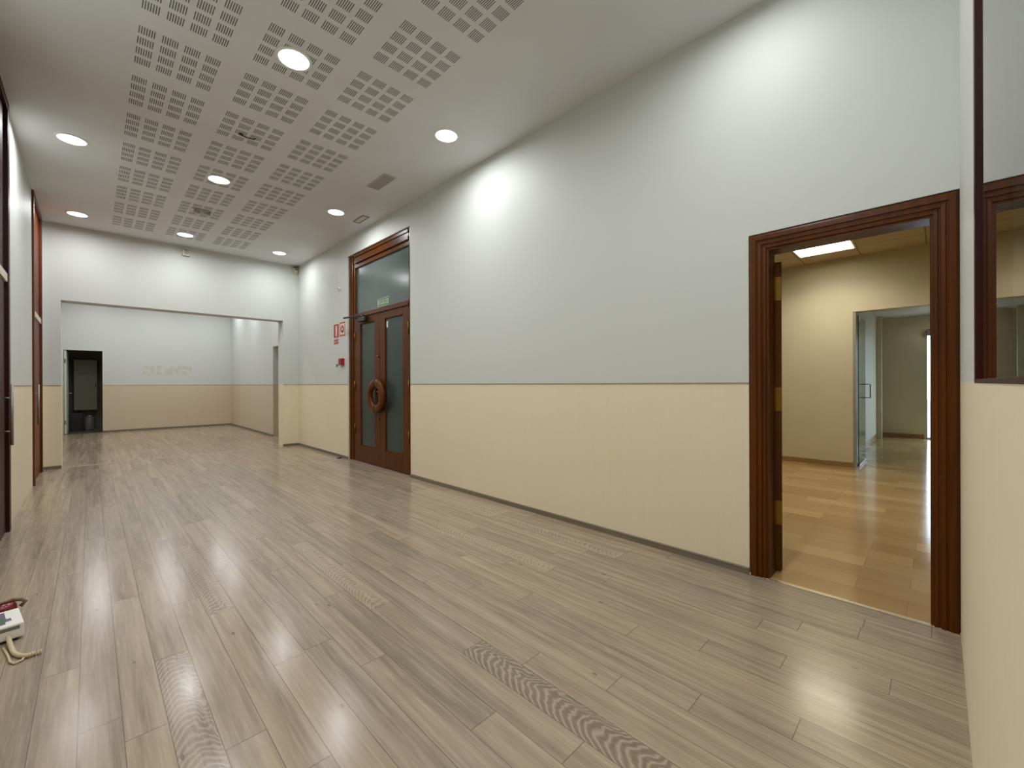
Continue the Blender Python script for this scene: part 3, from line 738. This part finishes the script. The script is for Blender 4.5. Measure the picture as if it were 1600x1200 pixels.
def flat_sign(y0, y1, z0, z1, name, lab):
    o = empty(name, (XR, (y0+y1)/2, z0), label=lab, cat='sign')
    MB().box(XR-.003, XR, y0, y1, z0, z1).build('plate', SIGNW, o)
    return o
s1 = flat_sign(7.005, 7.21, 1.975, 2.21, 'fire_extinguisher_sign', 'red and white extinguisher sign, left of the two square signs')
b = MB(); X0, X1 = XR-.0042, XR-.003
b.box(X0, X1, 7.012, 7.075, 1.982, 2.203).box(X0, X1, 7.140, 7.203, 1.982, 2.203).box(X0, X1, 7.075, 7.140, 1.982, 2.0).box(X0, X1, 7.075, 7.140, 2.18, 2.203)
b.build('red_print', REDSIGN, s1)
MB().prism([(7.088, 2.01), (7.127, 2.01), (7.127, 2.13), (7.115, 2.15), (7.1, 2.15), (7.088, 2.13)], 'x', X0-.0004, X1).box(X0-.0004, X1, 7.095, 7.13, 2.155, 2.168).build('extinguisher_symbol', SIGNW, s1)
s2 = flat_sign(6.755, 6.975, 1.985, 2.22, 'fire_alarm_sign', 'red and white sign with round button symbol, beside the door frame')
b = MB(); b.box(X0, X1, 6.76, 6.78, 1.99, 2.215).box(X0, X1, 6.95, 6.97, 1.99, 2.215).box(X0, X1, 6.78, 6.95, 1.99, 2.01).box(X0, X1, 6.78, 6.95, 2.195, 2.215)
b.build('red_border', REDSIGN, s2)
MB().lathe([(.026, -.0042), (.062, -.0042), (.062, -.003), (.026, -.003), (.026, -.0042)], (XR, 6.865, 2.103), axis='x', seg=32).build('button_symbol', REDSIGN, s2)
s3 = flat_sign(7.01, 7.205, 1.87, 1.955, 'fire_strip_sign', 'narrow red strip sign hanging below the extinguisher sign')
MB().box(X0, X1, 7.015, 7.20, 1.93, 1.95).box(X0, X1, 7.015, 7.20, 1.875, 1.897).box(X0, X1, 7.03, 7.18, 1.903, 1.910).box(X0, X1, 7.03, 7.18, 1.915, 1.924).build('red_print', REDSIGN, s3)
al = empty('fire_alarm_button', (XR, 6.87, 1.5), label='red manual fire alarm box with white front beside the door frame', cat='alarm')
MB().box(XR-.055, XR+.002, 6.80, 6.91, 1.51, 1.62).build('housing', RED, al, bevel=.005)
MB().box(XR-.050, XR-.004, 6.909, 6.916, 1.545, 1.60).build('white_front', WHITEP, al)
MB().box(XR-.0575, XR-.054, 6.825, 6.885, 1.535, 1.595).build('press_plate', simple('press', S(120, 30, 28), .3), al)
MB().tube([(XR-.03, 6.85, 1.51), (XR-.028, 6.86, 1.49), (XR-.03, 6.875, 1.478)], .004, 8).build('key_tab', RED, al)
ks = empty('key_switch', (XR, 7.07, 1.5), label='tiny dark key switch below and left of the red alarm box', cat='switch')
MB().lathe([(0, -.018), (.016, -.018), (.02, -.006), (.02, 0), (0, 0)], (XR, 7.07, 1.52), axis='x', seg=18).build('barrel', GREYP, ks)
MB().box(XR-.022, XR-.016, 7.064, 7.076, 1.485, 1.525).build('key', DARKP, ks)
ds = empty('door_stop', (2.86, 6.86, 0), label='small dark door stop on the floor by the skirting left of the double door', cat='door stop')
MB().lathe([(0, 0), (.036, 0), (.036, .008), (.026, .02), (0, .022)], (2.86, 6.86, 0), seg=24).build('rubber_dome', DARKP, ds)
MB().lathe([(0, .022), (.006, .022), (.006, .026), (0, .026)], (2.86, 6.86, 0), seg=12).build('screw', STEEL, ds)

# ------------------------------------------------------------------ closet things
d6 = empty('door_6', (-.46, YB, 0), kind='structure', label='pale green door leaf open into the dark rear closet')
dm2 = Matrix.Translation((-.452, YB+.02, 0)) @ Matrix.Rotation(R(88), 4, 'Z')
l6 = MB().box(0, .62, -.038, 0, .012, 2.05, mtx=dm2).build('door_leaf', GREENWH, d6, bevel=.002)
for z in (.25, 1.75): MB().box(-.012, .002, -.030, -.004, z, z+.09, mtx=dm2).build('hinge', GREYP, l6)
MB().box(.555, .575, -.095, -.085, .99, 1.01, mtx=dm2).box(.555, .575, -.09, -.037, .993, 1.007, mtx=dm2).box(.47, .575, -.099, -.087, .992, 1.008, mtx=dm2).build('door_handle', STEEL, l6)
ec = empty('electrical_cabinet', (-.09, 16.24, .53), label='tall grey steel electrical cabinet on the back wall of the dark closet', cat='cabinet')
MB().box(-.313, .132, 16.05, 16.249, .535, 1.88).build('cabinet_body', GREYM, ec, bevel=.004)
MB().box(-.305, .124, 16.035, 16.05, .545, 1.87).build('cabinet_door', GREYM, ec, bevel=.003)
MB().box(.09, .105, 16.025, 16.036, 1.15, 1.25).build('cabinet_latch', DARKP, ec)
bn = empty('storage_box', (-.28, 16.08, 0), label='dark square box on the closet floor under the grey cabinet', cat='box')
MB().box(-.41, -.15, 15.95, 16.22, 0, .40).build('box_body', DARKP, bn, bevel=.01)
MB().box(-.418, -.142, 15.942, 16.228, .40, .46).build('box_lid', DARKP, bn, bevel=.01)
cn = empty('canister', (-.03, 16.1, 0), label='pale rounded canister standing beside the dark box in the closet', cat='canister')
MB().lathe([(0, 0), (.10, 0), (.105, .02), (.105, .30), (.08, .34), (.03, .36), (0, .36)], (-.02, 16.08, 0), seg=28).build('canister_body', GREYP, cn)
MB().lathe([(0, .36), (.032, .36), (.032, .39), (0, .39)], (-.02, 16.08, 0), seg=18).build('canister_cap', WHITEP, cn)

# ------------------------------------------------------------------ things lying on the floor at the left edge
# white leaflet box with a grey stripe, standing low on the floor
pk = empty('appliance_box', (-.36, 3.2, 0), label='white box with grey stripe and violet print lying on the floor at the left edge', cat='box')
bmx = Matrix.Translation((-.226, 3.065, 0)) @ Matrix.Rotation(R(9), 4, 'Z')
MB().box(-.26, 0, 0, .215, .012, .080, mtx=bmx).build('carton', WHITEP, pk, bevel=.006)
MB().box(-.25, -.014, -.0012, .001, .054, .070, mtx=bmx).build('grey_stripe', GREYP, pk)
MB().box(-.25, -.050, .095, .19, .0795, .0808, mtx=bmx).box(-.25, -.035, .06, .095, .0795, .0808, mtx=bmx).build('violet_print', VIOLET, pk)
MB().box(-.25, -.055, .03, .13, .0809, .0815, mtx=bmx).build('green_print', simple('green_print', S(70, 92, 80), .4), pk)
MB().box(-.24, -.02, .01, .205, 0, .012, mtx=bmx).build('dark_base', DARKP, pk)
rd = empty('red_gadget', (-.31, 3.40, 0), label='dark red glossy gadget with pale rim and hook behind the white box', cat='gadget')
DKRED = simple('dark_red_plastic', S(112, 18, 34), .2)
MB().lathe([(0, .01), (.05, .01), (.056, .03), (.052, .075), (.040, .088), (0, .09)], (-.325, 3.36, 0), seg=28).build('red_shell', DKRED, rd)
MB().lathe([(0, 0), (.045, 0), (.048, .01), (0, .01)], (-.325, 3.36, 0), seg=24).build('foot', DARKP, rd)
MB().tube([(-.37, 3.35, .090), (-.33, 3.355, .096), (-.29, 3.37, .094)], .008, 10).tube([(-.29, 3.37, .094), (-.262, 3.375, .088), (-.245, 3.375, .070), (-.262, 3.37, .052)], .009, 10).build('hook', simple('brown_hook', S(120, 96, 76), .35), rd)
cd = empty('cord', (-.24, 2.9, 0), label='thick beige cord curling on the floor in front of the white box', cat='cord')
pts = []
P0 = [(-.275, 3.055, .03), (-.262, 2.98, .018), (-.245, 2.90, .010), (-.225, 2.855, .010), (-.20, 2.83, .010), (-.172, 2.835, .010)]
for i in range(len(P0)-1):
    for t in range(6):
        a = Vector(P0[i]).lerp(Vector(P0[i+1]), t/6); pts.append(tuple(a))
for _ in range(3):
    pts = [pts[0]]+[tuple((Vector(pts[i-1])+Vector(pts[i])*2+Vector(pts[i+1]))/4) for i in range(1, len(pts)-1)]+[pts[-1]]
MB().tube(pts, .009, 12).build('sleeve', BEIGECORD, cd)
b = MB()
for i in range(5): b.tube([(-.196+i*.008, 2.8295+i*.0010, .010), (-.192+i*.008, 2.830+i*.001, .010)], .0102, 12)
b.build('ribbed_end', BEIGECORD, cd)
MB().tube([(-.285, 3.00, .006), (-.262, 2.90, .006), (-.25, 2.83, .006), (-.235, 2.80, .006), (-.215, 2.812, .006), (-.21, 2.83, .006)], .0045, 10).build('thin_wire', BEIGECORD, cd)

# ------------------------------------------------------------------ world: daylight outside the street door
w = bpy.data.worlds.new('World'); bpy.context.scene.world = w; w.use_nodes = True
nt = w.node_tree; bg = nt.nodes['Background']
bg.inputs[0].default_value = (.62, .80, 1.0, 1); bg.inputs[1].default_value = 7.0

# ------------------------------------------------------------------ camera
cam = bpy.data.cameras.new('camera'); co = bpy.data.objects.new('camera', cam); C.objects.link(co)
cam.sensor_width = 36; cam.lens = 662.74*36/1600; cam.clip_start = .01
yaw, pitch, roll = -.7824, -.0009, .0037
co.matrix_world = Matrix.Translation((0, 0, 1.2)) @ Matrix.Rotation(yaw, 4, 'Z') @ Matrix.Rotation(PI/2+pitch, 4, 'X') @ Matrix.Rotation(-roll, 4, 'Z')
sc = bpy.context.scene; sc.camera = co
sc.view_settings.view_transform = 'Standard'; sc.view_settings.look = 'None'; sc.view_settings.gamma = 1
sc.view_settings.exposure = 0.08
sc.cycles.max_bounces = 12; sc.cycles.diffuse_bounces = 6; sc.cycles.glossy_bounces = 6; sc.cycles.transparent_max_bounces = 12
sc.cycles.caustics_reflective = False; sc.cycles.caustics_refractive = False
sc.cycles.use_denoising = True
sc.cycles.sample_clamp_indirect = 8
